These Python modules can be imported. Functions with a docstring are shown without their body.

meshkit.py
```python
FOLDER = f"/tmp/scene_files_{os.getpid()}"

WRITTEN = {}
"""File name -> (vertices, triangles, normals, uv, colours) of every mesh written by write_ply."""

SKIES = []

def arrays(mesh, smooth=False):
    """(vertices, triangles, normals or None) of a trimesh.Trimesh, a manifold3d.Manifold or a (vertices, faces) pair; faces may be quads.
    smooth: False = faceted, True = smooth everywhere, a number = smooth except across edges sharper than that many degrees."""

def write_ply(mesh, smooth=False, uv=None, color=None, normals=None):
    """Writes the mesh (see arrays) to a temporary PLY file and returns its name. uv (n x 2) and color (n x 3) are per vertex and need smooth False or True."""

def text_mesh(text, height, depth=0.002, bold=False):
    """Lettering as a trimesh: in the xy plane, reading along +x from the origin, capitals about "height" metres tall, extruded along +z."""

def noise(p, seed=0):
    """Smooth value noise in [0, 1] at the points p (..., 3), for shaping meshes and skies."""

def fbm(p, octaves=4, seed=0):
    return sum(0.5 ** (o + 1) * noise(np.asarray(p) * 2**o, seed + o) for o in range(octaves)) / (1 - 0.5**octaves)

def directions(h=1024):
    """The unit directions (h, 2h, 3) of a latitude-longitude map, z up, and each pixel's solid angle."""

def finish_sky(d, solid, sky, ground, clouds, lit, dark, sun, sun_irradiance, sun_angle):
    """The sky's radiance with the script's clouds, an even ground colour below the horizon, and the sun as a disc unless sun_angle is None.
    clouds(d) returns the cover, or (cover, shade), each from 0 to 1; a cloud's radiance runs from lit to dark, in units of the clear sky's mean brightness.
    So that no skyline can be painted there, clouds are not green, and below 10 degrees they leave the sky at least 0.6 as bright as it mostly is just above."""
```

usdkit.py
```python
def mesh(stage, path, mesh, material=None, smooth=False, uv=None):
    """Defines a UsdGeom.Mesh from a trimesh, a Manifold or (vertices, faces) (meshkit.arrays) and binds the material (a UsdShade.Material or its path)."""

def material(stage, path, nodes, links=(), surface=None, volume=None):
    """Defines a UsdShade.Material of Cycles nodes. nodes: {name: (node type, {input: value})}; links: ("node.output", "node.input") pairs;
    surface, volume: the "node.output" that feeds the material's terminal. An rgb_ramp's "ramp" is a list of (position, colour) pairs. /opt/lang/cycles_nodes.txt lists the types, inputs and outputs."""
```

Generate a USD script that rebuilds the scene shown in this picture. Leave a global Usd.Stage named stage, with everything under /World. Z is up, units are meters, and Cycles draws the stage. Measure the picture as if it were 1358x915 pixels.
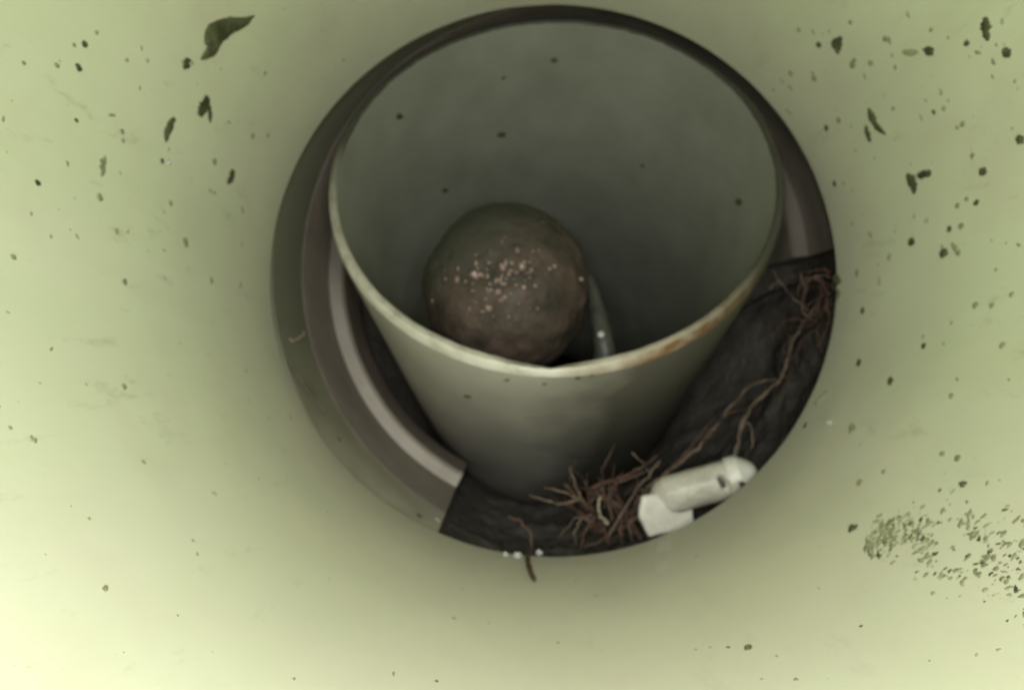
import math, numpy as np, trimesh, manifold3d as m3, usdkit
from meshkit import fbm, noise
from pxr import Usd, UsdGeom, UsdLux, Gf, Sdf

stage = Usd.Stage.CreateInMemory()
UsdGeom.SetStageUpAxis(stage, UsdGeom.Tokens.z)
UsdGeom.SetStageMetersPerUnit(stage, 1.0)
UsdGeom.Xform.Define(stage, '/World')
UsdGeom.Scope.Define(stage, '/World/Looks')
MM = 0.001                                   # everything below is laid out in millimetres
F, CX, CY = 760.0, 679.0, 457.5              # the photograph's focal length and centre in its own pixels

# ---------------------------------------------------------------- camera
cam = UsdGeom.Camera.Define(stage, '/World/camera')
cam.AddRotateXOp().Set(90.0)                 # looks along +y, z up
cam.CreateHorizontalApertureAttr(36.0)
cam.CreateVerticalApertureAttr(36.0 * 689 / 1024)
cam.CreateFocalLengthAttr(36.0 * F / 1358)
cam.CreateClippingRangeAttr(Gf.Vec2f(0.002, 20))
cam.CreateFStopAttr(70.0)
cam.CreateFocusDistanceAttr(0.028)
EXPOSURE = 0.0
cam.CreateExposureAttr(EXPOSURE)

# ---------------------------------------------------------------- the inspection camera's own ring of small LED lamps
LEDS = [(-11, -3, 1.0), (-8, 7, 1.0), (3, 10.5, 0.9), (10, 4, 0.75), (7, -8, 0.85), (-4, -10.5, 0.9)]
POWER = 0.425
for k, (x, z, p) in enumerate(LEDS):
    l = UsdLux.DiskLight.Define(stage, '/World/led_lamp' + ('' if k == 0 else f'_{k:03d}'))
    l.AddTranslateOp().Set(Gf.Vec3d((x + 3) * MM, -8 * MM, (z + 7) * MM))
    l.AddRotateZOp().Set(1.0)
    l.AddRotateXOp().Set(90.0 - 24.0)        # shines along +y and somewhat down, towards the pipe floor
    l.CreateRadiusAttr(2.2 * MM)
    l.CreateNormalizeAttr(True)
    l.CreateIntensityAttr(POWER * p * 0.0105)
    l.CreateColorAttr(Gf.Vec3f(0.975, 0.995, 0.96))

# ---------------------------------------------------------------- helpers
def arr(*a): return np.array(a, float)
used = {}
def numbered(parent, name):
    k = used.get((parent, name), 0); used[(parent, name)] = k + 1
    return name if k == 0 else f'{name}_{k:03d}'
def tag(prim, label=None, cat=None, group=None, kind=None):
    for k, v in (('label', label), ('category', cat), ('group', group), ('kind', kind)):
        if v: prim.SetCustomDataByKey(k, v)
    return prim
class Thing:
    def __init__(self, name, base, label=None, cat=None, group=None, kind=None):
        self.path = '/World/' + numbered('/World', name); self.base = np.asarray(base, float)
        x = UsdGeom.Xform.Define(stage, self.path)
        x.AddTranslateOp().Set(Gf.Vec3d(*map(float, self.base * MM)))
        self.prim = tag(x.GetPrim(), label, cat, group, kind)
    def part(self, name, mesh, mat, smooth=40, under=None, label=None, kind=None):
        par = under or self.path
        p = par + '/' + numbered(par, name)
        pr = put(p, mesh, mat, smooth, self.base)
        tag(pr, label, kind=kind)
        return p
def put(path, mesh, mat, smooth, base=(0, 0, 0)):
    if hasattr(mesh, 'to_mesh'):
        q = mesh.to_mesh(); mesh = (q.vert_properties[:, :3], q.tri_verts)
    if isinstance(mesh, trimesh.Trimesh): mesh = (mesh.vertices, mesh.faces)
    v = (np.asarray(mesh[0], float) - np.asarray(base)) * MM
    f = np.asarray(mesh[1])
    if f.shape[1] == 4: f = np.vstack([f[:, [0, 1, 2]], f[:, [0, 2, 3]]])
    # smoothing angles are worked out at millimetre size, where no merge tolerance bites
    from meshkit import arrays
    vv, ff, nn = arrays((v / MM, f), smooth)
    m = usdkit.mesh(stage, path, (vv * MM, ff), mat)
    if nn is not None:
        from pxr import Vt
        m.CreateNormalsAttr(Vt.Vec3fArray.FromNumpy(nn.astype(np.float32))); m.SetNormalsInterpolation('vertex')
    return m.GetPrim()
def solo(name, mesh, mat, label, cat, group=None, kind=None, smooth=40):
    return tag(put('/World/' + numbered('/World', name), mesh, mat, smooth), label, cat, group, kind)

def norm(v): return v / np.linalg.norm(v)
class Pipe:
    """A straight pipe: c = centre of its end towards us, d = the way it runs, with angle 0 to the right, 90 up."""
    def __init__(s, c, d):
        s.c, s.d = arr(*c), norm(arr(*d))
        s.u = norm(np.cross(s.d, [0, 0, 1.0])); s.v = np.cross(s.u, s.d)
    def at(s, r, t, a):
        r, t, a = np.broadcast_arrays(r, t, a)
        return s.c + t[..., None] * s.d + (r * np.cos(a))[..., None] * s.u + (r * np.sin(a))[..., None] * s.v
    def hit(s, px, py, R, far=True):
        k = arr((px - CX) / F, 1, (CY - py) / F); k /= np.linalg.norm(k)
        o = -s.c; kd = k - (k @ s.d) * s.d; od = o - (o @ s.d) * s.d
        a, b, c = kd @ kd, kd @ od, od @ od - R * R
        q = math.sqrt(max(b * b - a * c, 0)); t = (-b + q) / a if far else (-b - q) / a
        p = k * t; w = p - s.c; w = w - (w @ s.d) * s.d
        return p, (-norm(w) if far else norm(w))
def grid(P, closed=True, flip=False):
    """P (m, n, 3): m rings of n points -> vertices, quads."""
    m, n = P.shape[:2]; i = np.arange(m * n).reshape(m, n)
    j = np.roll(i, -1, 1) if closed else i[:, 1:]
    i0 = i if closed else i[:, :-1]
    q = np.stack([i0[:-1], j[:-1], j[1:], i0[1:]], -1).reshape(-1, 4)
    return P.reshape(-1, 3), (q[:, ::-1] if flip else q)
def join(*parts):
    V, Fc, o = [], [], 0
    for v, f in parts:
        f = np.asarray(f)
        if f.shape[1] == 4: f = np.vstack([f[:, [0, 1, 2]], f[:, [0, 2, 3]]])
        V.append(v); Fc.append(f + o); o += len(v)
    return np.vstack(V), np.vstack(Fc)
def curve(pts, n):
    """Catmull-Rom through the points, n samples."""
    p = np.asarray(pts, float); p = np.vstack([2 * p[0] - p[1], p, 2 * p[-1] - p[-2]])
    s = np.linspace(0, len(p) - 3 - 1e-6, n); i = s.astype(int); t = (s - i)[:, None]
    a, b, c, d = p[i], p[i + 1], p[i + 2], p[i + 3]
    return 0.5 * (2 * b + (c - a) * t + (2 * a - 5 * b + 4 * c - d) * t ** 2 + (3 * b - a - 3 * c + d) * t ** 3)
def tube(pts, r0, r1, seed=0, n=None, sides=8, wob=0.25, knob=0.25):
    rng = np.random.default_rng(seed)
    n = n or max(10, 7 * len(pts)); p = curve(pts, n)
    s = np.arange(n)[:, None]
    p = p + wob * (np.stack([noise(np.hstack([s * .45, s * 0 + 7.3 * k, s * 0 + seed]), seed) for k in range(3)], -1) - 0.5) * 2 * np.minimum(1, s / 3.0)
    t = np.gradient(p, axis=0); t /= np.linalg.norm(t, axis=1, keepdims=True)
    ref = arr(0.31, 0.52, 0.79); u = np.cross(t, ref); u /= np.linalg.norm(u, axis=1, keepdims=True); w = np.cross(t, u)
    r = np.linspace(r0, r1, n) * (1 + knob * (rng.random(n) - 0.5) * 2); r[-1] *= 0.3
    a = np.linspace(0, 2 * math.pi, sides, endpoint=False)
    P = p[:, None] + r[:, None, None] * (np.cos(a)[None, :, None] * u[:, None] + np.sin(a)[None, :, None] * w[:, None])
    v, f = grid(P)
    k = len(v); v = np.vstack([v, p[0], p[-1]])
    caps = [[k, (i + 1) % sides, i] for i in range(sides)] + [[k + 1, k - sides + i, k - sides + (i + 1) % sides] for i in range(sides)]
    f = np.vstack([f[:, [0, 1, 2]], f[:, [0, 2, 3]]]); return v, np.vstack([f, np.array(caps)])

# ---------------------------------------------------------------- looks
def mat(name, nodes, links, surface='p.BSDF'):
    return usdkit.material(stage, '/World/Looks/' + name, nodes, links, surface=surface)
def rough_mat(name, a, b, scale, rough=0.6, spec=0.3, bump=0.0, bscale=None, detail=4, lo=.35, hi=.65):
    """Two colours mixed by noise, with a fine relief."""
    return mat(name, {
        'g': ('geometry', {}), 'n': ('noise_texture', {'scale': scale, 'detail': detail, 'roughness': .6}),
        'r': ('rgb_ramp', {'ramp': [(0, a), (lo, a), (hi, b), (1, b)]}),
        'bn': ('noise_texture', {'scale': bscale or scale * 4, 'detail': 4}),
        'bu': ('bump', {'strength': 1.0 if bump else 0.0, 'distance': bump}),
        'p': ('principled_bsdf', {'roughness': rough, 'specular_ior_level': spec})},
        [('g.position', 'n.vector'), ('g.position', 'bn.vector'), ('n.fac', 'r.fac'), ('r.color', 'p.base_color'), ('bn.fac', 'bu.height'), ('bu.normal', 'p.normal')])

# pale green plastic: cloudy water stains, a few rusty blushes, hair-fine streaks along the pipe
M_green = mat('green_plastic', {
    'g': ('geometry', {}),
    'mp': ('mapping', {'scale': (1.0, 0.35, 1.0)}),
    'n1': ('noise_texture', {'scale': 38.0, 'detail': 5, 'roughness': .62, 'distortion': .4}),
    'r1': ('rgb_ramp', {'ramp': [(.28, (.53, .58, .36)), (.5, (.59, .635, .43)), (.72, (.64, .665, .485))]}),
    'n2': ('noise_texture', {'scale': 55.0, 'detail': 3, 'roughness': .6}),
    'r2': ('rgb_ramp', {'ramp': [(.55, (0, 0, 0)), (.78, (.5, .5, .5))]}),
    'm2': ('mix_color', {'b': (.56, .49, .36)}),
    'n3': ('noise_texture', {'scale': 330.0, 'detail': 4, 'roughness': .7}),
    'r3': ('rgb_ramp', {'ramp': [(.60, (0, 0, 0)), (.74, (.42, .42, .42))]}),
    'm3': ('mix_color', {'b': (.26, .28, .15)}),
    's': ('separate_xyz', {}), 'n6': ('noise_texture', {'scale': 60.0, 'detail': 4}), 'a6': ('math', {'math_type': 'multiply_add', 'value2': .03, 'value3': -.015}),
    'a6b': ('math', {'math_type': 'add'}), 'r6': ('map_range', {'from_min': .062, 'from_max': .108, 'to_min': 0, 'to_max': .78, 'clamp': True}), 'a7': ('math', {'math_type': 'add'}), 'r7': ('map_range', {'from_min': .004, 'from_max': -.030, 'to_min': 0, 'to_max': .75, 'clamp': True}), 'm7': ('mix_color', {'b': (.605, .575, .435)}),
    'm6': ('mix_color', {'b': (.41, .385, .33)}),  # grey grime near the joint, deepened to paint in the lamp falloff
    'n4': ('noise_texture', {'scale': 900.0, 'detail': 3}),
    'bu': ('bump', {'strength': .5, 'distance': .00006}),
    'n5': ('noise_texture', {'scale': 90.0, 'detail': 2}),
    'rr': ('map_range', {'from_min': .3, 'from_max': .7, 'to_min': .42, 'to_max': .62}),
    'p': ('principled_bsdf', {'specular_ior_level': .22})},
    [('g.position', 'mp.vector'), ('mp.vector', 'n1.vector'), ('n1.fac', 'r1.fac'), ('g.position', 'n2.vector'), ('n2.fac', 'r2.fac'),
     ('r2.color', 'm2.fac'), ('r1.color', 'm2.a'), ('mp.vector', 'n3.vector'), ('n3.fac', 'r3.fac'), ('r3.color', 'm3.fac'), ('m2.result', 'm3.a'),
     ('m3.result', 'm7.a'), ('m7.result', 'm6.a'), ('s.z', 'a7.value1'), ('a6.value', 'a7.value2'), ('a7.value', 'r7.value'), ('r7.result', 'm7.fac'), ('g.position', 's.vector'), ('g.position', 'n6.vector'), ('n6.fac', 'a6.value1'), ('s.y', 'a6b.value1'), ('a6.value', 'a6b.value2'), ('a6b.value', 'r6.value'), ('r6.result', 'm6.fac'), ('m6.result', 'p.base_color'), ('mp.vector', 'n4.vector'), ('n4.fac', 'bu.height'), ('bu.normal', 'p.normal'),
     ('g.position', 'n5.vector'), ('n5.fac', 'rr.value'), ('rr.result', 'p.roughness')])
# outside of the grey pipe: patchily darker olive brown on its right flank
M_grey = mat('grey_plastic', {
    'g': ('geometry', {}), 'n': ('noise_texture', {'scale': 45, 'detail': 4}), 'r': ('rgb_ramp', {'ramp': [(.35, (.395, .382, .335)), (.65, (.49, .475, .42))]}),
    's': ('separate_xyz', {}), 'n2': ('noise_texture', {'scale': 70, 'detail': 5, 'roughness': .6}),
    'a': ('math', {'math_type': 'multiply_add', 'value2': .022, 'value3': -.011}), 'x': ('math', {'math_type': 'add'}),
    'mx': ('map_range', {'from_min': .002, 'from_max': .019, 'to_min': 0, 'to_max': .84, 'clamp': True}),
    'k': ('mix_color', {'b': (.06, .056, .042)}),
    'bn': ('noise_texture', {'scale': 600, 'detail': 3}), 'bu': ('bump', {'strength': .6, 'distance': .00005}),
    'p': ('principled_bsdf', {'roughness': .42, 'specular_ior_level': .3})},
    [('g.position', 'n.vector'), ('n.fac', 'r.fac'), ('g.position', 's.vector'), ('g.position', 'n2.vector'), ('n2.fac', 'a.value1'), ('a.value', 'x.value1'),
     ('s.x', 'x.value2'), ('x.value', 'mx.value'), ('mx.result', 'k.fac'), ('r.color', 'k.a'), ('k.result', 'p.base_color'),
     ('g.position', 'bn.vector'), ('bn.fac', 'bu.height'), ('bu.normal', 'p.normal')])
M_greyin = rough_mat('grey_plastic_inside', (.245, .25, .208), (.31, .312, .268), 55, .5, .3, .00003, 600)
# cut rim: scraped pale plastic, rusty and dirty towards the right, gap shadow painted in at the top
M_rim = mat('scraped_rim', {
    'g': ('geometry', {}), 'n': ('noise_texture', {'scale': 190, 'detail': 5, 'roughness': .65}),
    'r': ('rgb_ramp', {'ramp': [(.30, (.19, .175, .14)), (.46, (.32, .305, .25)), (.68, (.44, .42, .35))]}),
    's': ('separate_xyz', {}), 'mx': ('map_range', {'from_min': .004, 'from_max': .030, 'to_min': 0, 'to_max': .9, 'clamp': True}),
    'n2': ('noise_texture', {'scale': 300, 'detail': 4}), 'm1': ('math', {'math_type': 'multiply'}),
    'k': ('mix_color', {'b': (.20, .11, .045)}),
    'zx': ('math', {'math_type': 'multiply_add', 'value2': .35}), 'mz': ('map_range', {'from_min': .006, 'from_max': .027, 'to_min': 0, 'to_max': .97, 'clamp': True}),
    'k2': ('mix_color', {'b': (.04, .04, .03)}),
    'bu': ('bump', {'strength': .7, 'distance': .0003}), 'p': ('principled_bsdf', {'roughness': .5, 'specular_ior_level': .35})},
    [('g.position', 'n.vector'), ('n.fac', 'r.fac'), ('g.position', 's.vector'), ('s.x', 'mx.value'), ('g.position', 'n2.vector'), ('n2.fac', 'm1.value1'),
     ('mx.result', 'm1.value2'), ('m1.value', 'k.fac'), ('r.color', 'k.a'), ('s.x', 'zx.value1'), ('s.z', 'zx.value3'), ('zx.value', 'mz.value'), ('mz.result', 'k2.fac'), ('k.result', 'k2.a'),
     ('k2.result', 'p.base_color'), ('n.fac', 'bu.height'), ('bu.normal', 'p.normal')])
M_bevel = mat('pale_bevel', {  # lighter than the rim face; shadow of the gap painted dark at its top
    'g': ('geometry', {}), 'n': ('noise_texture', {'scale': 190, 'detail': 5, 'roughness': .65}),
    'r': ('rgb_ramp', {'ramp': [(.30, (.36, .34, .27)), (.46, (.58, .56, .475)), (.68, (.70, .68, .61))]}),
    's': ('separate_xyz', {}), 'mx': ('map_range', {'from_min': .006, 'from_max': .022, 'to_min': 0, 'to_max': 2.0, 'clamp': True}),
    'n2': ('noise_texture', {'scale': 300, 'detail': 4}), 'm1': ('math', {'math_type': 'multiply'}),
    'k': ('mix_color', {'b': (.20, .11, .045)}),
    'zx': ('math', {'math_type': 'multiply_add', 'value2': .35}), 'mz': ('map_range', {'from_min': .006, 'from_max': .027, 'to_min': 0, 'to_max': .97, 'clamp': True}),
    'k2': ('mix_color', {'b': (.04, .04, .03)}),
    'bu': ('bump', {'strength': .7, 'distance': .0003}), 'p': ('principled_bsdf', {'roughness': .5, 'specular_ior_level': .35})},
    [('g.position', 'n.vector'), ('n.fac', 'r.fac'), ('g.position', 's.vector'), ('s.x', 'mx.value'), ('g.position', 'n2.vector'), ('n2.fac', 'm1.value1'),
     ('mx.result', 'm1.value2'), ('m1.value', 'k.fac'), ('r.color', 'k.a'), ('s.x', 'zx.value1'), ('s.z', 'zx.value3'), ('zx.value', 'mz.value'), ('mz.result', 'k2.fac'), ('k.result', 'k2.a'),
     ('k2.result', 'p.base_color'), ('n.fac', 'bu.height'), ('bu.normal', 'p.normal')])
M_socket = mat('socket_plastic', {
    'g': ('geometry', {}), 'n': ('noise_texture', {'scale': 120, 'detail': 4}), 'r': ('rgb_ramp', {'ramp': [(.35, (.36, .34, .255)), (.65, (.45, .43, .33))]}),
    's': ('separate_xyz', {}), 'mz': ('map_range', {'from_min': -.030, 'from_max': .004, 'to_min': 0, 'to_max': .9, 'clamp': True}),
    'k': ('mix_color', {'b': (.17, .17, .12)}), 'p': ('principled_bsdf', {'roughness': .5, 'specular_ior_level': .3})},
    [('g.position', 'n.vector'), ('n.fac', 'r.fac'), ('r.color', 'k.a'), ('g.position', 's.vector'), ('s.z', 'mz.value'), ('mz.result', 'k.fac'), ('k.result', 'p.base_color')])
M_band = rough_mat('brown_band', (.24, .205, .17), (.33, .285, .235), 60, .45, .35, .00008, 500)
# lighter low down, darker brown higher up
M_stop = mat('stop_ring', {
    'g': ('geometry', {}), 'n': ('noise_texture', {'scale': 120, 'detail': 4}), 'r': ('rgb_ramp', {'ramp': [(.35, (.47, .42, .345)), (.65, (.60, .54, .455))]}),
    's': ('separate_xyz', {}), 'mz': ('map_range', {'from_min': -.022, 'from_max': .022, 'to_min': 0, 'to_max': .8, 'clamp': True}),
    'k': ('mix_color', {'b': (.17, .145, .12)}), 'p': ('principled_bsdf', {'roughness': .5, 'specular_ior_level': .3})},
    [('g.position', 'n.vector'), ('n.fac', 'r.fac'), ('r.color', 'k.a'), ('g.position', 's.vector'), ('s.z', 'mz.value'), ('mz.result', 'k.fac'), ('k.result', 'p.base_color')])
M_neck = rough_mat('socket_neck', (.24, .20, .165), (.34, .285, .235), 60, .5, .3, .00008, 500)
M_soil = rough_mat('wet_soil', (.085, .08, .068), (.155, .138, .115), 110, .55, .35, .0009, 420, lo=.3, hi=.75)
# reddish brown, its top and left greyed to paint in a fade into haze
M_ball = mat('mud_ball', {
    'g': ('geometry', {}), 'n': ('noise_texture', {'scale': 240, 'detail': 5, 'roughness': .6}), 'r': ('rgb_ramp', {'ramp': [(.35, (.026, .022, .017)), (.7, (.078, .054, .043))]}),
    's': ('separate_xyz', {}), 'n2': ('noise_texture', {'scale': 120, 'detail': 4}), 'a': ('math', {'math_type': 'multiply_add', 'value2': .016, 'value3': -.008}), 'z': ('math', {'math_type': 'add'}), 'xz': ('math', {'math_type': 'multiply_add', 'value2': -.5}), 'z8': ('math', {'math_type': 'multiply', 'value2': .85}),
    'mz': ('map_range', {'from_min': .009, 'from_max': .0185, 'to_min': 0, 'to_max': .93, 'clamp': True}), 'k': ('mix_color', {'b': (.034, .034, .026)}),
    'bn': ('noise_texture', {'scale': 480, 'detail': 4}), 'bu': ('bump', {'strength': 1.0, 'distance': .00025}), 'p': ('principled_bsdf', {'roughness': .6, 'specular_ior_level': .25})},
    [('g.position', 'n.vector'), ('n.fac', 'r.fac'), ('g.position', 's.vector'), ('g.position', 'n2.vector'), ('n2.fac', 'a.value1'), ('a.value', 'z.value1'), ('s.x', 'xz.value1'), ('s.z', 'z8.value1'), ('z8.value', 'xz.value3'), ('xz.value', 'z.value2'),
     ('z.value', 'mz.value'), ('mz.result', 'k.fac'), ('r.color', 'k.a'), ('k.result', 'p.base_color'), ('g.position', 'bn.vector'), ('bn.fac', 'bu.height'), ('bu.normal', 'p.normal')])
M_grain = rough_mat('grit', (.10, .066, .055), (.24, .17, .14), 300, .25, .6, 0)
M_rootd = rough_mat('dark_root', (.045, .026, .02), (.13, .078, .057), 350, .6, .25, .0002, 900)
M_rootl = rough_mat('tan_root', (.085, .062, .045), (.20, .15, .11), 350, .5, .3, .0002, 900)
M_rootp = rough_mat('pale_root', (.35, .29, .21), (.55, .48, .36), 350, .5, .3, 0)
M_white = rough_mat('white_plastic', (.68, .65, .54), (.86, .84, .74), 160, .4, .4, .0001, 700, lo=.3, hi=.6)
M_tan = rough_mat('dirty_white_plastic', (.46, .43, .34), (.74, .71, .6), 150, .4, .4, .0001, 700, lo=.35, hi=.62)
M_mud = rough_mat('dark_mud', (.045, .05, .022), (.11, .115, .055), 500, .6, .3, .0002, 1500)
M_mudl = rough_mat('thin_mud', (.20, .21, .12), (.34, .35, .21), 500, .6, .25, .0001, 1500)
M_pale = rough_mat('pale_scrape', (.50, .49, .39), (.58, .57, .46), 200, .5, .3, 0)
M_water = mat('water', {'p': ('principled_bsdf', {'roughness': .2, 'ior': 1.5, 'specular_ior_level': .8, 'transmission_weight': .75, 'base_color': (.95, .97, .95)})}, [])

# ---------------------------------------------------------------- the pale green pipe the camera looks along
RI, RO = 50.0, 53.2
P1 = Pipe((6.76, 102.0, 14.41), (.0221, 1, -.1299))
A = np.linspace(0, 2 * math.pi, 360, endpoint=False)
lip = 0.28 * (fbm(np.stack([np.cos(A) * 6, np.sin(A) * 6, A * 0], -1), 4, 3) - .5) + .5 * np.maximum(0, noise(np.stack([np.cos(A) * 22, np.sin(A) * 22, A * 0 + 4], -1), 8) - .74)
prof = [(-190, RI), (-80, RI), (-40, RI), (-15, RI), (-3, RI), (-.5, RI)]
wall = np.stack([P1.at(np.full(360, r), np.full(360, t) - lip * (t > -10), A) for t, r in prof])
edge = np.stack([P1.at(RI + dr, t - lip, A) for t, dr in ((-.5, 0), (-.15, .12), (0, .5), (0, 2.7), (-.3, 3.2), (-3, 3.2))])
outer = np.stack([P1.at(np.full(360, RO), np.full(360, t) - lip * (t > -10), A) for t in (-3, -190)])
g = Thing('sewer_pipe', P1.at(RO, -60, -math.pi / 2), 'pale green plastic sewer pipe lined with dark specks, filling the picture around the dark joint', 'pipe')
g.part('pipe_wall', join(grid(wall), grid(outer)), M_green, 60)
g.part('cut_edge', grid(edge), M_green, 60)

# ---------------------------------------------------------------- the dark broken socket behind its end
BC = arr(13.3, 0, 16.4)
def bell(r, y, a):
    r, y, a = np.broadcast_arrays(r, y, a)
    x, z = BC[0] + r * np.cos(a), BC[2] + r * np.sin(a)
    w = np.clip((135 - y) / 32, 0, 1)
    return np.stack([x, y + w * (.13 * (z - 14.4) - .022 * (x - 6.8)), z], -1)
A0, A1 = math.radians(4.5), math.radians(242)
S = np.linspace(A0, A1, 260)
def ring(prof, jag=0.0):
    P = np.stack([bell(np.full(len(S), float(r)), np.full(len(S), float(y)), S) for y, r in prof])
    loop = np.concatenate([P, P[:1]]); v, f = grid(loop, False)
    n = len(S); m = len(prof)
    caps = []
    for e, fl in ((0, False), (n - 1, True)):           # close the two broken ends
        idx = [k * n + e for k in range(m)]
        for k in range(1, m - 1): caps.append([idx[0], idx[k], idx[k + 1]] if not fl else [idx[0], idx[k + 1], idx[k]])
    f = np.vstack([f[:, [0, 1, 2]], f[:, [0, 2, 3]], np.array(caps)])
    return v, f
s = Thing('broken_socket', bell(60.5, 118, math.radians(230)), 'dark broken pipe socket with a brown band behind the green pipe end', 'pipe socket')
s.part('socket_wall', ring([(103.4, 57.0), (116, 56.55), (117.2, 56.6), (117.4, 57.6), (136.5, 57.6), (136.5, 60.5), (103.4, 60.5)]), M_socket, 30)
s.part('gasket', ring([(117.5, 56.6), (119, 56.35), (128, 56.1), (133.8, 56.05), (133.8, 57.5), (117.5, 57.5)]), M_band, 30, label='smooth brown band inside the socket')
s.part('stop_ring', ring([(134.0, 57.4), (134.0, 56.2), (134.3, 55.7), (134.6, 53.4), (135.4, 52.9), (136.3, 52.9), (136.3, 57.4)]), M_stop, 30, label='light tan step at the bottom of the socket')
s.part('socket_neck', ring([(136.6, 53.4), (150, 53.4), (150, 60.5), (136.6, 60.5)]), M_neck, 30)

# ---------------------------------------------------------------- the smaller grey pipe pushed into it
P2 = Pipe((7.05, 100.4, 32.0), (.049, 1, -.4878))
NR = 420
T = np.linspace(0, 2 * math.pi, NR, endpoint=False)
dn = (T + math.pi / 2 + math.pi) % (2 * math.pi) - math.pi        # angle from the lowest point of the rim
notch = 2.3 * np.exp(-(np.abs(dn + .01) / .10) ** 1.2) + .45 * np.exp(-((dn + .12) / .1) ** 2)
rag = .35 * (fbm(np.stack([np.cos(T) * 7, np.sin(T) * 7, T * 0 + 2], -1), 4, 11) - .5) + .22 * (noise(np.stack([np.cos(T) * 40, np.sin(T) * 40, T * 0], -1), 5) - .5)
def ring2(r, t): return P2.at(r, t, T)
inn = np.stack([ring2(38.0, t + (notch + rag if t < 6 else 0) * (t < 2) ) for t in (.6, 3, 8, 25, 50, 80, 120, 160)])
rim = np.stack([ring2(38.0, .6 + notch + rag), ring2(38.15 + .25 * notch + .12 * rag, .15 + notch + rag), ring2(38.7 + .15 * notch, .0 + .8 * notch + rag), ring2(39.1 + .4 * rag, .05 + .35 * notch + rag),
                ring2(39.55 + .3 * rag, .7 + .15 * notch + rag * .7), ring2(np.full(NR, 39.85), 2.1 + rag * .6)])
ext = np.stack([ring2(39.85, 2.1 + rag * .6)] + [ring2(39.9, t) for t in (4, 12, 30, 60, 100, 160)])
q = Thing('grey_pipe', P2.at(40.5, 30, -math.pi / 2), 'smaller grey pipe with a scraped pale rim tilted inside the broken socket', 'pipe')
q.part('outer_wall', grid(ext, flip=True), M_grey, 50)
q.part('inner_wall', grid(inn), M_greyin, 50)
q.part('rim_bevel', grid(rim[3:]), M_bevel, 35, label='bright outer edge of the rim')
q.part('rim', grid(rim[:4]), M_rim, 35, label='scraped pale rim, notched and rust brown towards the lower right')

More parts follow.
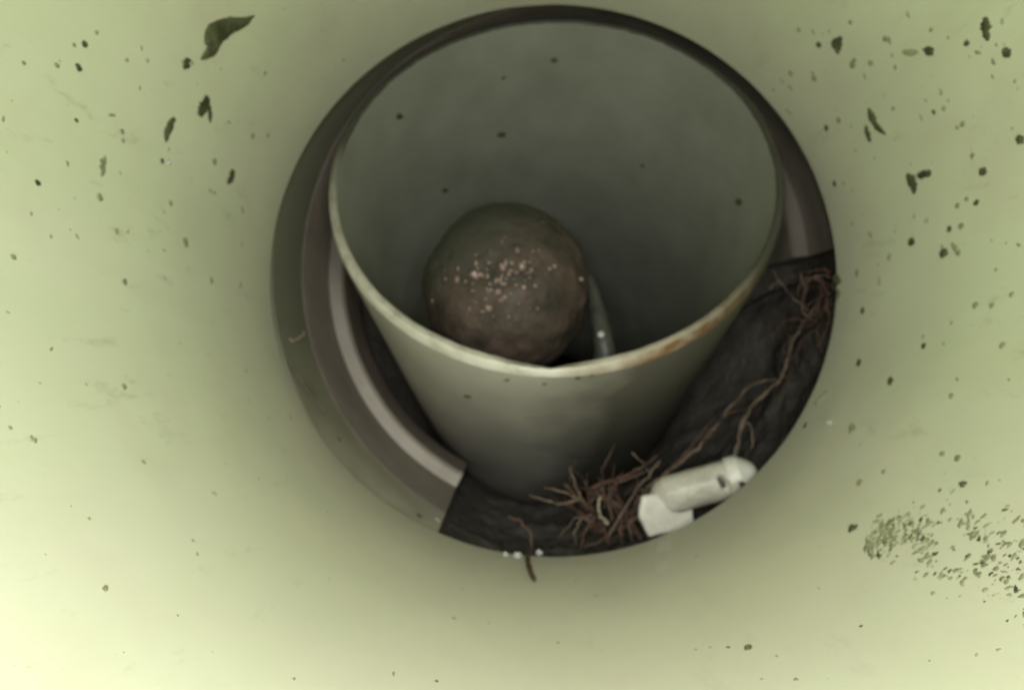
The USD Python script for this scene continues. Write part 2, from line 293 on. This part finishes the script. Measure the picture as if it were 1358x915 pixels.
# ---------------------------------------------------------------- wet soil around the joint
ns, ys = 300, np.concatenate([np.linspace(88, 150, 60), np.linspace(152, 186, 26)])
th = np.linspace(0, 2 * math.pi, ns, endpoint=False)
deg = np.degrees(th)
open_ = np.clip((deg - 243) / 14, 0, 1) * np.clip((365 - deg) / 6, 0, 1)         # 1 where the socket is broken away
open_ = np.where(deg < 4, np.clip((5 - deg) / 6, 0, 1), open_)
rows = []
for y in ys:
    b = 61.8 + 0 * th
    bank = 59.0 + 4.5 * np.clip((330 - deg) / 60, 0, 1)
    lump = 9 * (fbm(np.stack([np.cos(th) * 4.5, np.sin(th) * 4.5, th * 0 + y / 14], -1), 5, 21) - .5)
    fine = 2.2 * (fbm(np.stack([np.cos(th) * 22, np.sin(th) * 22, th * 0 + y / 2.8], -1), 3, 5) - .5)
    r = np.where(open_ > 0, b * (1 - open_) + open_ * np.maximum(bank + lump + fine, 55.5 if y > 104 else 60.0), b)
    w = np.clip((y - 150) / 36, 0, 1); w = w * w * (3 - 2 * w)
    ax = P2.c + P2.d * ((y - P2.c[1]) / P2.d[1])
    e = arr(BC[0], y, BC[2])
    one = np.stack([e[0] + r * np.cos(th), 0 * th + y, e[2] + r * np.sin(th)], -1)
    two = np.stack([ax[0] + 39.4 * np.cos(th), 0 * th + y, ax[2] + 39.4 / P2.d[1] * np.sin(th)], -1)
    k = w + 0 * th
    rows.append(one * (1 - k[:, None]) + two * k[:, None])
solo('soil', grid(np.stack(rows)), M_soil, 'dark wet soil in the hole where the socket is broken away', 'soil', kind='structure', smooth=True)

def at(px, py, y): return arr((px - CX) / F * y, y, (CY - py) / F * y)

# ---------------------------------------------------------------- lump of mud and roots inside the grey pipe
def blob(c, rad, sub=4, amp=.12, sc=3., seed=0):
    m = trimesh.creation.icosphere(subdivisions=sub); d = np.asarray(m.vertices)
    k = 1 + amp * (fbm(d * sc + seed * 3.1, 5, seed) - .5) * 2
    return np.asarray(c) + d * k[:, None] * np.asarray(rad), np.asarray(m.faces)
bc = at(672, 386, 101.0)
brad = arr(14.5, 14.5, 14.9)
b = Thing('mud_ball', bc - arr(0, 0, brad[2]), 'round reddish brown ball of gritty mud lying inside the grey pipe', 'mud ball')
bv, bf = blob(bc, brad, 6, .055, 3.0, 4)
b.part('body', (bv, bf), M_ball, True)
rng = np.random.default_rng(12)
nrm = (bv - bc) / brad
front = np.where((nrm[:, 1] < -.1))[0]
pieces, tot = [], 0
while tot < 80:
    i = rng.choice(front); d = nrm[i]
    if rng.random() > math.exp(-((d[0] - .0) ** 2 / .11 + (d[2] - .02) ** 2 / .10)) + .006: continue
    rr = rng.uniform(.16, .34) if rng.random() < .7 else rng.uniform(.35, .62)
    v, f = blob(bv[i], arr(1, 1, 1) * rr * arr(*rng.uniform(.6, 1.3, 3)), 2, .5, 2., int(rng.integers(1e4)))
    pieces.append((v, f)); tot += 1
b.part('grit', join(*pieces), M_grain, True, kind='stuff')

def onwall(spine, h, sides=7, seed=0, jag=.0, sink=.08):
    """A low rounded ridge lying on a surface: spine of (point, normal, half width)."""
    rng = np.random.default_rng(seed)
    p = np.array([a[0] for a in spine]); n = np.array([a[1] for a in spine]); w = np.array([a[2] for a in spine], float)
    t = np.gradient(p, axis=0); t /= np.linalg.norm(t, axis=1, keepdims=True) + 1e-9
    sd = np.cross(n, t); sd /= np.linalg.norm(sd, axis=1, keepdims=True)
    hh = np.minimum(h, w * .8)
    a = np.linspace(0, math.pi, sides)
    js = 1 + jag * (rng.random((len(p), sides)) - .5) * 2
    P = p[:, None] + (w[:, None] * np.cos(a) * js)[..., None] * sd[:, None] + ((hh[:, None] * np.sin(a)) * js - sink)[..., None] * n[:, None]
    v, f = grid(P, False)
    base = len(v)
    f = np.vstack([f[:, [0, 1, 2]], f[:, [0, 2, 3]]])
    caps = []
    for o, fl in ((0, 0), ((len(p) - 1) * sides, 1)):
        for k in range(1, sides - 1): caps.append([o, o + k, o + k + 1] if fl else [o, o + k + 1, o + k])
    return v, np.vstack([f, np.array(caps)])
def spine_px(pts, hit, n=None):
    """(px, py, half width in px) along a line on a surface -> spine; the width turns into millimetres at that distance."""
    pts = np.asarray(pts, float); c = curve(pts, n or max(5, 4 * len(pts)))
    out = []
    for a, bb, w in c:
        p, nn = hit(a, bb); out.append((p, nn, max(.03, w * p[1] / F * 1.15)))
    return out
hit1 = lambda a, b: P1.hit(a, b, RI)
hit2 = lambda a, b: P2.hit(a, b, 38.0)
hit2o = lambda a, b: P2.hit(a, b, 39.9, False)
M_silt = rough_mat('wet_silt', (.024, .025, .022), (.038, .04, .035), 200, .5, .5, .0001, 400)
solo('silt_drip', tube([at(781, 368, 98), at(787, 390, 96), at(793, 412, 94), at(797, 432, 92), at(801, 455, 90.5), at(803, 474, 90.5), at(804, 489, 91)], .95, 1.95, 5, 34, 14, .1, .05), M_silt, 'wet grey curved drip of silt standing just right of the mud ball', 'silt drip', smooth=True)

# ---------------------------------------------------------------- white broken plastic fitting lodged at the pipe's edge
def cyl(p0, p1, r0, r1=None, seg=40):
    p0, p1 = arr(*p0), arr(*p1); d = p1 - p0; L = np.linalg.norm(d); z = d / L
    x = norm(np.cross(z, [.2, .9, .1])); y = np.cross(z, x)
    c = m3.Manifold.cylinder(L, r0, r1 if r1 is not None else r0, seg)
    return c.transform(np.array([[x[0], y[0], z[0], p0[0]], [x[1], y[1], z[1], p0[1]], [x[2], y[2], z[2], p0[2]]]))
def ball(c, r, seg=36): return m3.Manifold.sphere(r, seg).translate(list(map(float, c)))
def rough(man, length, amp, sc, seed):
    m = man.refine_to_length(length).to_mesh(); v = np.array(m.vert_properties[:, :3], float); f = np.array(m.tri_verts)
    tm = trimesh.Trimesh(v, f, process=False)
    off = amp * (fbm(v * sc, 3, seed) - .5) * 2
    return v + np.asarray(tm.vertex_normals) * off[:, None], f
ta, tb = at(886, 656, 108.5), at(977, 632, 105.5)
ax = norm(tb - ta)
w = Thing('broken_fitting', at(885, 708, 107), 'broken white plastic fitting with a stub tube among the roots', 'pipe fragment')
tubeb = m3.Manifold.batch_hull([cyl(ta, tb - ax * .2, 3.5), ball(ta - ax * .4, 3.0)]) - cyl(ta + ax * 1.5, tb + ax * 2, 2.5)
slot0 = m3.Manifold.sphere(1.0, 32).scale([.85, 2.4, 1.9]).rotate([0, -22, 18]).translate(list(map(float, at(963, 641, 102.2))))
w.part('stub_tube', rough(tubeb - slot0, .5, .10, .7, 3), M_tan, 50)
k0 = tb - ax * 1.4
capm = m3.Manifold.batch_hull([cyl(k0, tb + ax * .6, 3.85), ball(tb + ax * .7, 3.1)])
slot = m3.Manifold.sphere(1.0, 32).scale([.85, 2.4, 1.9]).rotate([0, -22, 18]).translate(list(map(float, at(963, 641, 102.2))))
capm = capm - slot - cyl(k0 - ax, tb + ax * 1.6, 2.4) - ball(at(989, 655, 99.6), 2.9) - ball(at(982, 645, 102.7), 1.25)
w.part('end_cap', rough(capm, .4, .10, .8, 8), M_white, 50)
bl = m3.Manifold.batch_hull([ball(at(px, py, y), .75) for px, py, y in
     ((855, 662, 106), (888, 656, 108), (913, 672, 107.5), (915, 697, 107), (863, 706, 105.2), (852, 684, 105.5),
      (858, 660, 113), (903, 658, 114), (914, 702, 114), (862, 712, 113))])
bl = bl - m3.Manifold.batch_hull([cyl(ta, tb, 3.62), ball(ta - ax * .4, 3.12)])
bl = bl - m3.Manifold.batch_hull([ball(at(932, 668, 101), 1.6), ball(at(930, 690, 112), 1.8)])
bl = bl - ball(at(884, 710, 104.0), .9)
w.part('shade_core', cyl(ta + ax * 1.6, tb + ax * 1.2, 2.3), M_soil, 40, label='dark core added in the tube as the shade of its hollow')  # dark core added so the hollow looks shaded
w.part('block', rough(bl, .45, .22, .5, 5), M_white, 45, label='off white chunky block at the foot of the stub tube')

# ---------------------------------------------------------------- roots
hr = np.random.default_rng(31)
def hairs(n, x0, y0, x1, y1, d, L, ang, spread):
    out = []
    for _ in range(n):
        u = hr.random(); x, y = x0 + (x1 - x0) * u + hr.normal() * 6, y0 + (y1 - y0) * u + hr.normal() * 6
        a = math.radians(ang + hr.normal() * spread); l = L * hr.uniform(.5, 1.3); b = hr.normal() * .7; pts = [(x, y, d)]
        for k in range(4):
            x += l / 4 * math.cos(a); y -= l / 4 * math.sin(a); a += b / 4 + hr.normal() * .25; pts.append((x, y, d - .5 * k + hr.normal() * .3))
        out.append(((M_rootl if hr.random() < .35 else M_rootd), hr.uniform(.2, .45), .14, pts))
    return out
def root(name, strands, label, group=None, cat='root'):
    """strands: (material, r0, r1, [(px, py, distance)...]); the first carries the others."""
    first = at(*strands[0][3][0])
    t_ = Thing(name, first, label, cat, group)
    for k, (mt, r0, r1, pts) in enumerate(strands):
        t_.part('strand', tube([at(*p) for p in pts], r0 * .6, r1 * .5, seed=len(used) * 7 + k), mt, True)
    return t_
root('root_tuft', [
    (M_rootd, .95, .45, [(808, 722, 106), (800, 700, 105), (786, 676, 104), (768, 662, 103), (748, 640, 101)]),
    (M_rootl, .55, .28, [(768, 662, 103), (745, 668, 101), (722, 663, 99.5), (700, 657, 98.5)]),
    (M_rootl, .5, .22, [(775, 668, 103), (765, 648, 102), (758, 630, 101), (754, 618, 100)]),
    (M_rootl, .45, .2, [(770, 664, 103), (758, 656, 102), (738, 650, 101), (720, 646, 100.5)]),
    (M_rootp, .55, .35, [(806, 694, 104.5), (796, 684, 103.5), (793, 670, 102.5), (796, 659, 102)]),
    (M_rootd, .6, .3, [(816, 700, 106), (806, 712, 105.5), (790, 720, 104.5), (776, 725, 104)]),
    (M_rootd, .7, .3, [(790, 684, 104), (778, 700, 104), (772, 715, 104), (770, 728, 104)]),
    (M_rootl, .4, .2, [(786, 680, 104), (770, 690, 103), (762, 706, 103), (766, 722, 103.2)]),
    (M_rootd, .8, .35, [(802, 700, 105), (790, 705, 104.5), (780, 690, 103.5), (768, 676, 103)]),
] + hairs(8, 800, 715, 775, 668, 104, 62, 125, 40), 'bushy tuft of brown roots with pale tips left of the white fitting', cat='roots')
root('root_tangle', [
    (M_rootd, 1.1, .6, [(850, 715, 107), (836, 690, 106.5), (820, 670, 106), (800, 660, 106), (780, 652, 106)]),
    (M_rootl, .5, .3, [(806, 712, 105.5), (822, 684, 105), (842, 652, 104.5), (862, 628, 104), (877, 609, 103)]),
    (M_rootd, .65, .35, [(812, 690, 106), (808, 660, 106), (822, 640, 106), (848, 628, 106), (874, 618, 106)]),
    (M_rootd, .7, .4, [(845, 708, 106), (832, 696, 105.4), (829, 680, 105.2), (836, 664, 105.5)]),
    (M_rootd, .7, .4, [(826, 722, 105.6), (822, 705, 105), (826, 688, 105), (842, 672, 106)]),
    (M_rootl, .35, .2, [(838, 716, 105), (834, 702, 104.6), (838, 690, 104.6), (846, 682, 105)]),
    (M_rootd, .8, .4, [(782, 650, 107), (800, 640, 107), (822, 634, 107), (846, 622, 107), (872, 604, 107)]),
    (M_rootd, 1.0, .5, [(858, 650, 108), (846, 664, 107), (838, 684, 106.5), (822, 706, 106), (812, 722, 106)]),
] + hairs(12, 848, 705, 800, 660, 106, 70, 70, 45), 'dark reddish tangle of roots pressed against the block of the white fitting', cat='roots')
root('long_root', [
    (M_rootl, .75, .45, [(974, 608, 110), (982, 572, 112), (996, 540, 113), (1022, 515, 114), (1038, 498, 114), (1044, 478, 114), (1054, 450, 114), (1068, 425, 113), (1082, 405, 112)]),
    (M_rootl, .5, .3, [(982, 572, 112), (990, 560, 111.5), (998, 574, 111), (996, 596, 110.5)]),
    (M_rootd, .4, .2, [(1038, 498, 114), (1052, 508, 114), (1062, 520, 114)]),
], 'long winding tan root climbing from the white fitting up the right of the hole')
root('long_root', [
    (M_rootl, .7, .4, [(850, 652, 108), (880, 630, 110), (905, 610, 111), (930, 590, 112), (952, 560, 113), (978, 530, 114), (1002, 508, 115), (1030, 502, 115)]),
    (M_rootd, .45, .25, [(930, 590, 112), (942, 570, 112), (968, 548, 113), (1000, 540, 113.5)]),
    (M_rootd, .5, .3, [(880, 630, 110), (906, 604, 112), (926, 578, 113), (950, 552, 115)]),
], 'straggling root running diagonally behind the stub tube beside the grey pipe')
root('looped_roots', [
    (M_rootd, .7, .4, [(1100, 392, 106), (1088, 372, 108), (1072, 372, 110), (1066, 395, 111), (1068, 418, 111), (1080, 424, 109), (1092, 412, 107), (1096, 394, 106)]),
    (M_rootl, .45, .25, [(1062, 362, 112), (1066, 390, 111.5), (1064, 412, 111), (1076, 424, 110)]),
    (M_rootd, .6, .35, [(1102, 362, 105.5), (1090, 358, 107), (1074, 360, 110), (1050, 366, 113), (1030, 376, 116)]),
    (M_rootd, .5, .3, [(1096, 402, 106), (1100, 424, 106), (1092, 446, 108), (1080, 462, 110)]),
    (M_rootd, .55, .3, [(1092, 356, 106), (1099, 366, 104.5), (1108, 371, 102.5), (1114, 373, 101.5)]),
    (M_rootd, .4, .2, [(1104, 378, 104), (1110, 388, 102.5), (1111, 404, 101.8)]),
    (M_rootl, .35, .2, [(1020, 384, 117), (1028, 376, 116), (1036, 370, 115)]),
] + hairs(12, 1095, 360, 1075, 440, 108.5, 60, 200, 60), 'knot of dark looped roots at the right edge of the hole under the socket end', cat='roots')
HR = root('hanging_root', [
    (M_rootd, .45, .3, [(674, 685, 99), (690, 692, 98.5), (703, 708, 97.5), (706, 726, 96.5), (699, 738, 96)]),
], 'single thin root draped over the lower edge of the green pipe')
hang = [hit1(x, y) for x, y in ((699, 738), (700, 748), (703, 760), (709, 773))]
HR.part('strand', tube([a + b * .35 for a, b in hang], .42, .3, seed=3, wob=.05), M_rootd, True)
root('thin_root', [(M_rootp, .28, .15, [(384, 450, 104.5), (392, 451, 106), (400, 446, 107), (403, 440, 108)])], 'short pale hair root on the left side of the socket')
root('thin_root', [(M_rootl, .4, .2, [(382, 478, 102.6), (396, 500, 103), (412, 522, 103.8), (430, 545, 104.6), (440, 548, 105.4)]),
                   (M_rootl, .28, .15, [(396, 500, 103), (412, 512, 104), (424, 528, 105)])], 'longer tan root lying along the lower left of the socket')
root('thin_root', [(M_rootl, .3, .15, [(838, 600, 104), (850, 612, 104.5), (862, 630, 105)]), ], 'short root stub under the grey pipe above the stub tube')

# ---------------------------------------------------------------- flecks of mud on the green pipe
def fleck(pts, label, group=None, mt=None, h=.26, hit=hit1, seed=None, name='mud_fleck', cat='mud fleck', jag=.38):
    sd = seed if seed is not None else int(abs(pts[0][0] * 13 + pts[0][1] * 7))
    pts = list(pts)
    if len(pts) == 1: (x, y, w_) = pts[0]; pts = [(x - w_ * .9, y - .2 * w_, w_ * .35), (x, y, w_), (x + w_ * .9, y + .3 * w_, w_ * .4)]
    if len(pts) > 3: pts[0] = (*pts[0][:2], pts[0][2] * .5)
    else: pts[0] = (*pts[0][:2], pts[0][2] * .7)
    pts[-1] = (*pts[-1][:2], pts[-1][2] * .5)
    sp = spine_px(pts, hit, max(8, 4 * len(pts)))
    sp[0] = (*sp[0][:2], sp[0][2] * .35); sp[-1] = (*sp[-1][:2], sp[-1][2] * .35)
    return solo(name, onwall(sp, h, 9, sd, jag), mt or M_mud, label, cat, group, smooth=True)
fleck([(265, 80, 2), (280, 66, 9), (283, 50, 16), (298, 38, 12), (322, 30, 6), (340, 20, 1)], 'large dark leaf shaped flake at the top left of the green pipe', h=.5, jag=.10, name='dark_flake', cat='flake')
fleck([(232, 156, 4), (226, 166, 5), (221, 178, 4.5), (220, 190, 3.5)], 'bold black comma shaped mud fleck at the upper left')
fleck([(274, 126, 5), (272, 140, 9), (266, 148, 8), (262, 152, 4)], 'dark smudged wedge of mud left of the joint, upper left')
fleck([(276, 138, 4), (278, 152, 4), (279, 164, 2)], 'dark tail of mud hanging below the smudged wedge at upper left')
fleck([(246, 77, 3), (247, 84, 7), (243, 92, 3)], 'dark oval mud fleck below the large flake at top left')
fleck([(308, 224, 4), (307, 234, 6), (301, 244, 4)], 'dark triangular mud fleck close to the left of the socket')
fleck([(140, 206, 2), (138, 216, 6), (136, 228, 5), (134, 236, 3)], 'faint long brown mud smear at the middle left', mt=M_mudl, h=.12)
fleck([(1106, 52, 5), (1110, 60, 7), (1117, 49, 4)], 'branched dark mud fleck at the top right near the socket')
fleck([(1108, 60, 5), (1111, 68, 3), (1112, 73, 2)], 'dark stalk under the branched mud fleck at top right')
fleck([(1152, 143, 4), (1157, 156, 5), (1165, 170, 4), (1176, 180, 2)], 'long black slanting mud streak on the upper right')
fleck([(1148, 166, 3), (1151, 178, 4), (1155, 190, 2)], 'shorter mud streak just below the long slanting one at right')
fleck([(1233, 62, 5), (1232, 68, 8), (1230, 74, 5)], 'round dark mud blot at the top right')
fleck([(1196, 69, 2), (1207, 70, 4), (1219, 69, 2)], 'flat grey mud dash left of the round blot at top right', mt=M_mudl)
fleck([(1306, 22, 5), (1307, 36, 7), (1309, 48, 4), (1311, 56, 2)], 'tall dark mud streak at the very top right')
fleck([(1331, 64, 4), (1336, 71, 5), (1340, 76, 3)], 'black grain shaped mud fleck at the far top right')
fleck([(1203, 230, 4), (1208, 238, 6), (1213, 250, 5), (1212, 258, 3)], 'dark hooked mud fleck at the right, left half of the pair')
fleck([(1216, 233, 4), (1226, 231, 5), (1236, 230, 5)], 'dark mud fleck at right beside the hooked one')
fleck([(1304, 228, 6)], 'single black dot of mud on the right wall')
fleck([(1349, 180, 3), (1354, 186, 5), (1358, 190, 3)], 'dark mud fleck cut by the right edge of the picture')
fleck([(1237, 146, 3), (1240, 152, 4)], 'small brown fleck in the middle of the upper right wall', mt=M_mud)
fleck([(1125, 706, 3), (1132, 700, 5), (1138, 695, 3)], 'black seed shaped fleck left of the speckled patch at lower right', h=.6)
fleck([(1273, 646, 3), (1278, 642, 5), (1282, 638, 3)], 'black seed shaped fleck above the speckled patch at lower right', h=.6)
fleck([(1252, 336, 6)], 'rust tinged black dot of mud on the right wall below the hooked flecks')
fleck([(1262, 322, 3), (1270, 332, 4), (1273, 340, 3)], 'curved thin mud mark beside the rust tinged dot', mt=M_mudl)
fleck([(1209, 321, 5)], 'dark mud dot level with the cut end of the socket at right')
fleck([(1128, 562, 3), (1131, 570, 5), (1130, 576, 3)], 'grey mud fleck low on the right beside the hole', mt=M_mudl)
fleck([(1098, 518, 2), (1088, 528, 3), (1080, 538, 2)], 'thin grey mud streak touching the right edge of the hole', mt=M_mudl)
fleck([(1066, 568, 4), (1070, 560, 4)], 'mud fleck on the rim of the green pipe right of the hole', mt=M_mud)
fleck([(1106, 369, 3), (1110, 371, 6), (1116, 374, 3)], 'dark lump of mud and root poking over the right edge of the hole', h=.8)
fleck([(1110, 384, 3), (1113, 393, 4), (1112, 404, 2)], 'thin dark mark hanging below the lump at the right edge of the hole', mt=M_mudl)
fleck([(139, 781, 5)], 'brown grain of mud low on the left wall', mt=M_mudl)
fleck([(992, 859, 5)], 'dark grain of mud at the bottom right of centre', mt=M_mud, h=.4)
fleck([(40, 576, 2), (45, 584, 4), (49, 588, 2)], 'rust brown fleck at the far left wall', mt=M_mudl)
fleck([(553, 682, 5), (560, 686, 4)], 'dark crumb on the edge of the green pipe at lower left')
fleck([(447, 580, 4), (452, 585, 3)], 'brown crumb on the left edge of the green pipe')
fleck([(578, 687, 4), (584, 692, 4)], 'pale crumb at the broken end of the socket, lower left', mt=M_pale, h=.5, name='crumb', cat='crumb')
solo('pale_scrape', onwall(spine_px([(882, 716, 13), (880, 730, 12), (878, 748, 9), (876, 764, 3)], hit1, 10), .05, 6, 3, .1, .02), M_pale, 'pale smear on the green pipe below the white fitting', 'scrape', smooth=True)
MARKS = [((290, 50), 'the large dark flake'), ((270, 145), 'the smudged wedge'), ((224, 172), 'the comma shaped fleck'), ((245, 84), 'the oval fleck at top left'), ((306, 234), 'the triangular fleck at left'),
         ((137, 220), 'the faint long smear'), ((1110, 58), 'the branched fleck'), ((1163, 162), 'the long slanting streak'), ((1231, 68), 'the round blot'), ((1307, 40), 'the tall streak at top right'),
         ((1336, 71), 'the grain shaped fleck'), ((1210, 244), 'the hooked fleck'), ((1304, 228), 'the single black dot'), ((1252, 336), 'the rust tinged dot'), ((1131, 700), 'the left seed fleck'),
         ((1278, 642), 'the right seed fleck'), ((1260, 745), 'the speckled patch'), ((992, 859), 'the dark bottom grain'), ((139, 781), 'the low brown grain at left'), ((45, 584), 'the rust brown fleck at far left'),
         ((700, 750), 'the hanging root'), ((885, 690), 'the white fitting'), ((1110, 371), 'the lump right of the hole'), ((1131, 570), 'the grey fleck low right'), ((585, 660), 'the broken socket end'), ((390, 450), 'the pale hair root')]
taken = set()
def near(x, y, dark):
    for (mx, my), what in sorted(MARKS, key=lambda m: math.hypot(m[0][0] - x, m[0][1] - y)):
        a = math.degrees(math.atan2(my - y, x - mx)) % 360
        way = ('right of', 'up and right of', 'above', 'up and left of', 'left of', 'down and left of', 'below', 'down and right of')[int((a + 22.5) // 45) % 8]
        d = math.hypot(mx - x, my - y); how = 'close ' if d < 45 else '' if d < 110 else 'farther ' if d < 200 else 'far '
        lab = f"{'dark' if dark else 'faint'} mud fleck {how}{way} {what}"
        if lab not in taken: taken.add(lab); return lab
GL = 'small mud flecks on the left wall'; GR = 'small mud flecks on the right wall'; GB = 'small mud flecks on the pipe floor'
for x, y, w_, d in [(112, 59, 4.5, 1), (98, 60, 3, 0), (104, 90, 5, 1), (75, 87, 3.5, 0), (31, 84, 3, 0), (50, 243, 4, 1), (101, 160, 3, 1), (162, 175, 3.5, 0), (163, 187, 3, 0), (215, 214, 3.5, 1),
                    (284, 215, 4.5, 0), (335, 181, 4, 0), (226, 270, 3.5, 0), (132, 262, 5, 0), (154, 307, 3.5, 0), (165, 374, 4, 0), (17, 341, 4, 0), (246, 322, 6, 0), (280, 372, 4, 0), (164, 513, 4, 0),
                    (13, 567, 3, 0), (355, 180, 3, 0), (168, 80, 3, 0), (128, 44, 3, 0)]:
    fleck([(x + .5, y - w_ * 1.1, w_ * .5), (x, y, w_), (x - .6, y + w_ * 1.1, w_ * .5)], near(x, y, d), GL, M_mud if d else M_mudl, .2)
for x, y, w_, d in [(1086, 60, 4, 1), (1131, 86, 5, 0), (1155, 84, 4, 0), (1080, 105, 4, 0), (1096, 170, 4, 1), (1112, 160, 4, 0), (1107, 244, 4, 1), (1174, 52, 4, 0), (1282, 58, 4, 1), (1252, 144, 3.5, 0),
                    (1185, 144, 3, 0), (1277, 165, 4, 0), (1295, 269, 4, 1), (1282, 264, 3, 0), (1270, 273, 3.5, 0), (1290, 206, 3, 0), (1180, 341, 4.5, 0), (1259, 304, 4, 1), (1275, 300, 4, 0), (1137, 362, 4.5, 0),
                    (1144, 412, 4, 1), (1139, 481, 4, 1), (1181, 505, 5, 1), (1225, 459, 3.5, 1), (1225, 446, 2.5, 0), (1294, 405, 4, 0), (1342, 391, 3.5, 0), (1330, 458, 4, 0), (1262, 525, 3.5, 0), (1270, 608, 4, 0),
                    (1250, 602, 3.5, 0), (1140, 640, 4, 0), (1172, 626, 3, 0), (1049, 98, 4, 0), (1128, 30, 3, 0), (1060, 40, 3, 0), (1235, 40, 3, 0), (1316, 405, 3, 0)]:
    fleck([(x - .5, y - w_ * 1.1, w_ * .5), (x, y, w_), (x + .8, y + w_ * 1.1, w_ * .5)], near(x, y, d), GR, M_mud if d else M_mudl, .2)
for x, y, w_, d in [(966, 858, 3, 1), (942, 858, 2.5, 0), (923, 861, 2.5, 0), (1142, 830, 3, 1), (1086, 780, 2.5, 0), (602, 820, 3.5, 0), (579, 903, 3.5, 1), (740, 852, 3, 0), (282, 864, 2.5, 0), (164, 865, 3, 0),
                    (256, 717, 3, 0), (118, 688, 3.5, 0), (94, 671, 2.5, 0), (190, 613, 4, 0), (284, 655, 4, 0), (60, 735, 3, 0), (236, 816, 3, 0), (1010, 900, 3, 0), (1056, 901, 4, 0), (1030, 870, 3, 0), (790, 790, 3, 0),
                    (1233, 876, 3, 0), (390, 900, 3.5, 0), (20, 882, 3, 0), (38, 884, 3, 0), (648, 826, 2.5, 0)]:
    fleck([(x - w_ * 1.0, y - .3 * w_, w_ * .4), (x, y, w_ * .8), (x + w_ * 1.0, y + .3 * w_, w_ * .4)], near(x, y, d), GB, M_mud if d else M_mudl, .2)
# the speckled patch and the finest specks, past counting
rng = np.random.default_rng(77)
def specks(n, pick, lo, hi_, rot):
    out = []
    while len(out) < n:
        c = pick()
        if c is None: continue
        x, y = c; w_ = lo + (hi_ - lo) * rng.random() ** 2; L = w_ * rng.uniform(1.0, 2.6); a = math.radians(rot + rng.normal() * 28)
        dx, dy = L * math.cos(a), -L * math.sin(a)
        out.append(onwall(spine_px([(x - dx, y - dy, w_ * .4), (x, y, w_), (x + dx, y + dy, w_ * .4)], hit1, 5), .16, 6, int(rng.integers(1e6)), .3))
    return join(*out)
def patch():
    u = rng.random(); x = 1148 + 225 * u; mid = 716 + 48 * u ** 1.2 - 12 * math.sin(3 * u); y = mid + rng.normal() * (11 + 32 * u)
    if fbm(arr(x / 30, y / 22, 3.3), 3, 9) < .475 + .02 * rng.normal(): return None
    return x, y
solo('mud_speckles', specks(400, patch, .7, 2.8, 50), M_mud, 'speckled patch of dark grit at the lower right of the green pipe', 'grit', kind='stuff', smooth=True)
solo('mud_speckles', specks(640, patch, .9, 3.6, 50), M_mudl, 'thin grey brown film of grit around the speckled patch', 'grit', kind='stuff', smooth=True)
def walls():
    side = rng.random()
    x, y = rng.uniform(-10, 1368), rng.uniform(0, 915)
    if ((x - 735) / 385) ** 2 + ((y - 375) / 372) ** 2 < 1: return None
    keep = .9 if (y < 330 and (x < 340 or x > 1040)) else .3 if y < 640 else .14
    if rng.random() > keep or fbm(arr(x / 60, y / 60, 1.3), 3, 2) < .42: return None
    return x, y
solo('mud_speckles', specks(330, walls, .7, 2.6, 110), M_mudl, 'scattered finest specks of mud all over the green pipe wall', 'grit', kind='stuff', smooth=True)

# specks inside and on the grey pipe
for x, y, w_, where in [(735, 80, 5, 'topmost, near the far lip'), (665, 179, 6, 'largest, high above the mud ball'), (980, 268, 5, 'near the right hand rim'), (530, 155, 5, 'near the upper left rim'), (590, 253, 4, 'just up and left of the mud ball'), (668, 104, 3, 'tiny one left of the topmost'), (852, 220, 3, 'faint one right of the middle')]:
    fleck([(x - w_, y, w_ * .4), (x, y, w_ * .7), (x + w_, y + 1, w_ * .4)], 'dark speck inside the grey pipe, ' + where, 'specks inside the grey pipe', M_mud, .3, hit2)
for x, y, w_, where in [(620, 526, 5, 'lowest and farthest left'), (767, 501, 5, 'largest right of the notch'), (722, 509, 4, 'just under the notch'), (672, 504, 4, 'between the notch and the lowest left one'), (826, 515, 4, 'farthest right'), (785, 498, 3, 'smallest, next to the largest')]:
    fleck([(x - w_, y, w_ * .4), (x, y, w_ * .7), (x + w_, y - 1, w_ * .4)], 'dark speck under the grey pipe rim, ' + where, 'specks below the rim of the grey pipe', M_mud, .2, hit2o)

# ---------------------------------------------------------------- beads of water
def bead(p, n, r, label, group=None, flat=.75):
    p = np.asarray(p) + np.asarray(n) * r * .35
    v, f = blob(p, (r, r, r), 3, .04, 2., int(abs(p[0] * 100)))
    d = v - p; h = d @ n; v = v + np.outer(h * (flat - 1), n)
    solo('water_drop', (v, f), M_water, label, 'water drop', group, smooth=True)
for x, y, r, lab in ((686, 737, .75, 'largest bright water drop on the lower lip of the green pipe'), (670, 735, .5, 'smallest water drop left of the hanging root'), (715, 733, .65, 'bright water drop on the lip just right of the hanging root')):
    p, n = hit1(x, y + 1.5); bead(p, n, r, lab)
p, n = hit1(221, 216); bead(p, n, .4, 'pale water drop on the left wall under the comma shaped fleck')
p, n = hit1(1101, 561); bead(p, n, .5, 'pale water drop on the wall right of the hole')
bead(at(797, 444, 89.6), norm(arr(-.1, -1, .1)), .6, 'bright water bead on the grey drip of silt beside the mud ball')
